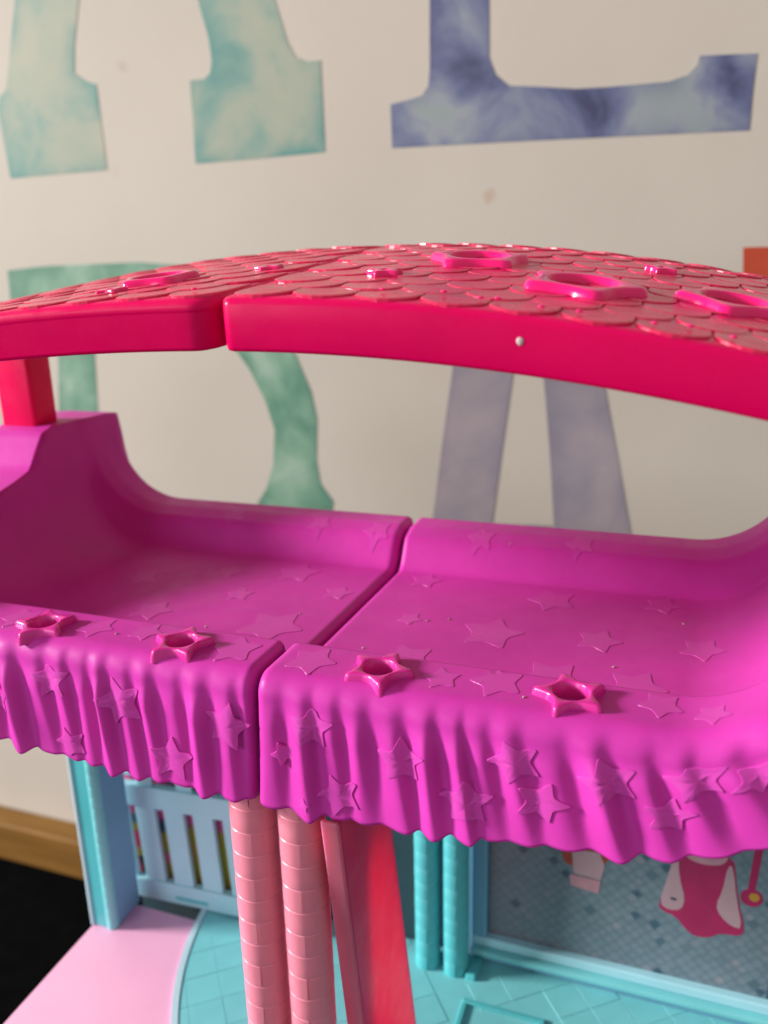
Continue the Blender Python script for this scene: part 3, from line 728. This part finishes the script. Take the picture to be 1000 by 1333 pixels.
# diamond tiles, joints recessed
TS = 0.30
bm = bmesh.new(); bm_box(bm, -TS/2+0.002, TS/2-0.002, -TS/2+0.002, TS/2-0.002, 0.012, 0.0215, 0.002, 1)
bmesh.ops.recalc_face_normals(bm, faces=bm.faces)
tm = bpy.data.meshes.new('tile'); bm.to_mesh(tm); bm.free(); tm.materials.append(PALETEAL)
ca, sa = math.cos(math.radians(38)), math.sin(math.radians(38))
for i in range(-14, 15):
    for j in range(-14, 15):
        x, y = 0.6+(i*TS)*ca-(j*TS)*sa, 1.0+(i*TS)*sa+(j*TS)*ca
        h = TS*0.72
        if not (-0.4 < y < 2.5 and x < 3.26-h) or math.hypot(x-CX, y-CY) > CRAD-0.05+h*0.6: continue
        if y > 2.02 and 0.05 < x < 0.9: continue
        if 0.58 < x < 1.62 and 1.18 < y < 2.02: continue
        M = Matrix.Translation((x, y, random.uniform(-0.001, 0.001))) @ Matrix.Rotation(math.radians(38), 4, 'Z')
        d = math.hypot(x-CX, y-CY)
        if d > CRAD-0.06-h or y > 2.38-h or y < -0.4+h:          # tiles cut along the rim
            b = bmesh.new(); b.from_mesh(tm); bmesh.ops.transform(b, matrix=M, verts=b.verts)
            u = Vector(((x-CX)/d, (y-CY)/d, 0))
            for co, no in ((Vector((CX, CY, 0))+u*(CRAD-0.05), u), (Vector((0, 2.39, 0)), Vector((0, 1, 0))), (Vector((0, -0.39, 0)), Vector((0, -1, 0)))):
                r = bmesh.ops.bisect_plane(b, geom=b.verts[:]+b.edges[:]+b.faces[:], plane_co=co, plane_no=no, clear_outer=True)
                es = [e for e in b.edges if e.is_boundary]
                if es: bmesh.ops.holes_fill(b, edges=es)
            if len(b.faces) < 4: b.free(); continue
            from_bm('tile', b, PALETEAL, teal_floor)
            continue
        o = bpy.data.objects.new('tile', tm); COL.objects.link(o); o.parent = teal_floor
        o.matrix_local = M
# recessed square tray in the teal floor
bm = bmesh.new()
for a in ((0.74, 1.46, 1.84, 1.89), (0.74, 0.79, 1.33, 1.838), (1.41, 1.46, 1.33, 1.838), (0.74, 1.46, 1.28, 1.328)):
    bm_box(bm, a[0], a[1], a[2], a[3], 0.015, 0.045, 0.008, 1)
from_bm('floor_frame', bm, TEAL, house)
box('storey_base', -2.9, 3.25, -0.4, 2.0, -4.615, -0.163, CORAL, house, 0.03)

# ---- left corner post
post = box('corner_post', -2.975, -2.715, 1.65, 2.03, 0.0, 3.35, BLUE, house, 0.02)  # blue body: the shade on the post's side is put into its colour
box('post_face', -2.985, -2.80, 1.615, 1.648, 0.0, 3.3, TEAL, post, 0.012)
column('post_bead', -2.775, 1.665, 0.062, 0.0, 3.3, 0.125, PALETEAL, post, -1.2)
box('post_fillet', -3.0, -2.965, 1.60, 1.66, 0.0, 3.3, ICE, post, 0.01)

# ---- railing with slats
rail = bpy.data.objects.new('railing', None); COL.objects.link(rail); rail.parent = house
def rbox(name, x0, x1, y0, y1, z0, z1, m, par, bev=0.012):
    return box(name, x0, x1, y0, y1, z0, z1, m, par, bev)
rail.matrix_local = Matrix.Translation((-2.84, 2.15, -0.11)) @ Matrix.Rotation(-0.05, 4, 'Y')
rbox('top_rail', -0.20, 2.0, -0.05, 0.04, 1.20, 1.44, RAILBLUE, rail)
bott = rbox('bottom_rail', -0.20, 2.0, -0.05, 0.04, 0.10, 0.33, RAILBLUE, rail)
box('slot', 0.52, 0.90, -0.054, -0.03, 0.155, 0.20, TEAL, bott, 0.006)
for x0, x1 in ((-0.20, 0.075), (0.18, 0.41), (0.515, 0.745), (0.85, 1.08), (1.185, 1.415), (1.52, 1.75), (1.855, 2.0)):
    rbox('slat', x0, x1, -0.03, 0.03, 0.325, 1.205, RAILBLUE, rail, 0.01)
rbox('upper_panel', -0.20, 2.0, -0.03, 0.03, 1.53, 2.2, RAILBLUE, rail, 0.02)
rbox('rail_peg', 0.24, 0.42, -0.02, 0.02, 1.43, 1.54, RAILBLUE, rail, 0.01)
rbox('rail_peg', 0.7, 0.88, -0.02, 0.02, 1.43, 1.54, RAILBLUE, rail, 0.01)
back = box('backdrop_card', -3.08, -1.05, 2.24, 2.26, 0.17, 1.32, PATCH, house, 0.0)
box('backdrop_shadow_board', -3.0, 0.32, 2.40, 2.44, -0.9, 2.9, DARKSLOT, house, 0.0)  # dark sheet added to give the shade behind the railing

# ---- right room: wall, window frame, mural
box('rear_wall', 0.16, 3.28, 2.48, 2.56, -0.4, 3.3, BLUE, house, 0.01)
mur = box('mural', 0.84, 3.2, 2.452, 2.478, 0.26, 3.1, MURAL, house, 0.0)
fr = bpy.data.objects.new('window_frame', None); COL.objects.link(fr); fr.parent = house
box('stile', 0.70, 0.83, 2.37, 2.475, 0.27, 3.2, BLUE, fr, 0.015)
box('bottom_rail', 0.70, 3.26, 2.375, 2.475, 0.17, 0.268, RAILBLUE, fr, 0.015)
box('sill', 0.70, 3.27, 2.31, 2.475, 0.105, 0.168, PALETEAL, fr, 0.018)
box('skirting', 0.72, 3.27, 2.36, 2.475, 0.03, 0.103, BLUE, fr, 0.01)
# flat printed pictures on the mural
def printed(name, pts, m, k, par=mur):
    bm = bmesh.new(); prism(bm, pts, 2.4495-0.0012*k, 2.4525)
    return from_bm(name, bm, m, par)
PR_HAIR = mat('print_auburn', (0.36, 0.055, 0.03), 0.45, 0.2, 14)
PR_PINKW = mat('print_blush', (0.48, 0.31, 0.35), 0.45, 0.05, 6)
PR_PINKD = mat('print_dusty_rose', (0.55, 0.28, 0.34), 0.45, 0.1, 8)
PR_MAG = mat('print_crimson', (0.40, 0.015, 0.10), 0.45, 0.1, 5)
PR_ROSE = mat('print_rose', (0.62, 0.08, 0.22), 0.45, 0.1, 5)
PR_DARK = mat('print_ink', (0.03, 0.04, 0.06), 0.45)
PR_GOLD = mat('print_gold', (0.50, 0.27, 0.04), 0.45)
def round_pts(pts, it=2):
    o = [np.array(p) for p in pts]
    for _ in range(it):
        q = []
        for i in range(len(o)):
            a, b = o[i], o[(i+1) % len(o)]
            q += [a*0.75+b*0.25, a*0.25+b*0.75]
        o = q
    return [tuple(p) for p in o]
printed('printed_jar', round_pts([(1.46, 1.62), (1.47, 1.25), (1.54, 1.18), (1.80, 1.22), (1.90, 1.38), (1.90, 1.62)], 2), PR_HAIR, 0)
printed('printed_jar_face', [(1.56, 1.36), (1.58, 1.12), (1.81, 1.10), (1.84, 1.25), (1.79, 1.38)], PR_PINKW, 1)
printed('printed_jar_base', [(1.55, 1.10), (1.56, 0.99), (1.80, 0.96), (1.81, 1.09)], PR_PINKD, 1)
dress = round_pts([(2.42, 1.65), (2.36, 1.25), (2.29, 0.98), (2.33, 0.93), (2.44, 0.90), (2.52, 0.80), (2.60, 0.74), (2.72, 0.76), (2.79, 0.83), (2.95, 0.84), (2.98, 0.92), (2.90, 1.2), (2.83, 1.65)], 1)
printed('printed_dress', dress, PR_MAG, 0)
printed('printed_apron', round_pts([(2.39, 1.5), (2.34, 1.22), (2.30, 1.0), (2.38, 0.95), (2.48, 0.98), (2.50, 1.10), (2.44, 1.3), (2.42, 1.5)], 1), PR_PINKW, 1)
printed('printed_apron', round_pts([(2.84, 1.5), (2.89, 1.2), (2.96, 0.92), (2.88, 0.92), (2.78, 1.0), (2.74, 1.10), (2.78, 1.25), (2.80, 1.5)], 1), PR_PINKW, 1)
printed('printed_collar', round_pts([(2.45, 1.62), (2.47, 1.50), (2.62, 1.46), (2.78, 1.50), (2.80, 1.62)], 2), PR_PINKD, 1)
printed('printed_button', round_pts([(2.375, 1.075), (2.41, 1.055), (2.445, 1.07), (2.41, 1.09)], 1), PR_DARK, 2)
printed('printed_brush', [(2.985, 1.75), (2.965, 1.30), (3.02, 1.30), (3.045, 1.75)], PR_MAG, 0)
printed('printed_brush_head', [(3.0+0.085*math.cos(a), 1.24+0.085*math.sin(a)) for a in np.linspace(0, 2*PI, 17)[:-1]], PR_MAG, 1)
printed('printed_brush_spot', [(3.02+0.04*math.cos(a), 1.25+0.04*math.sin(a)) for a in np.linspace(0, 2*PI, 13)[:-1]], PR_GOLD, 2)
# ceiling below the canopy floor
box('storey_ceiling', -2.9, 3.2, 0.35, 2.5, 3.36, 3.44, BLUE, house, 0.01)
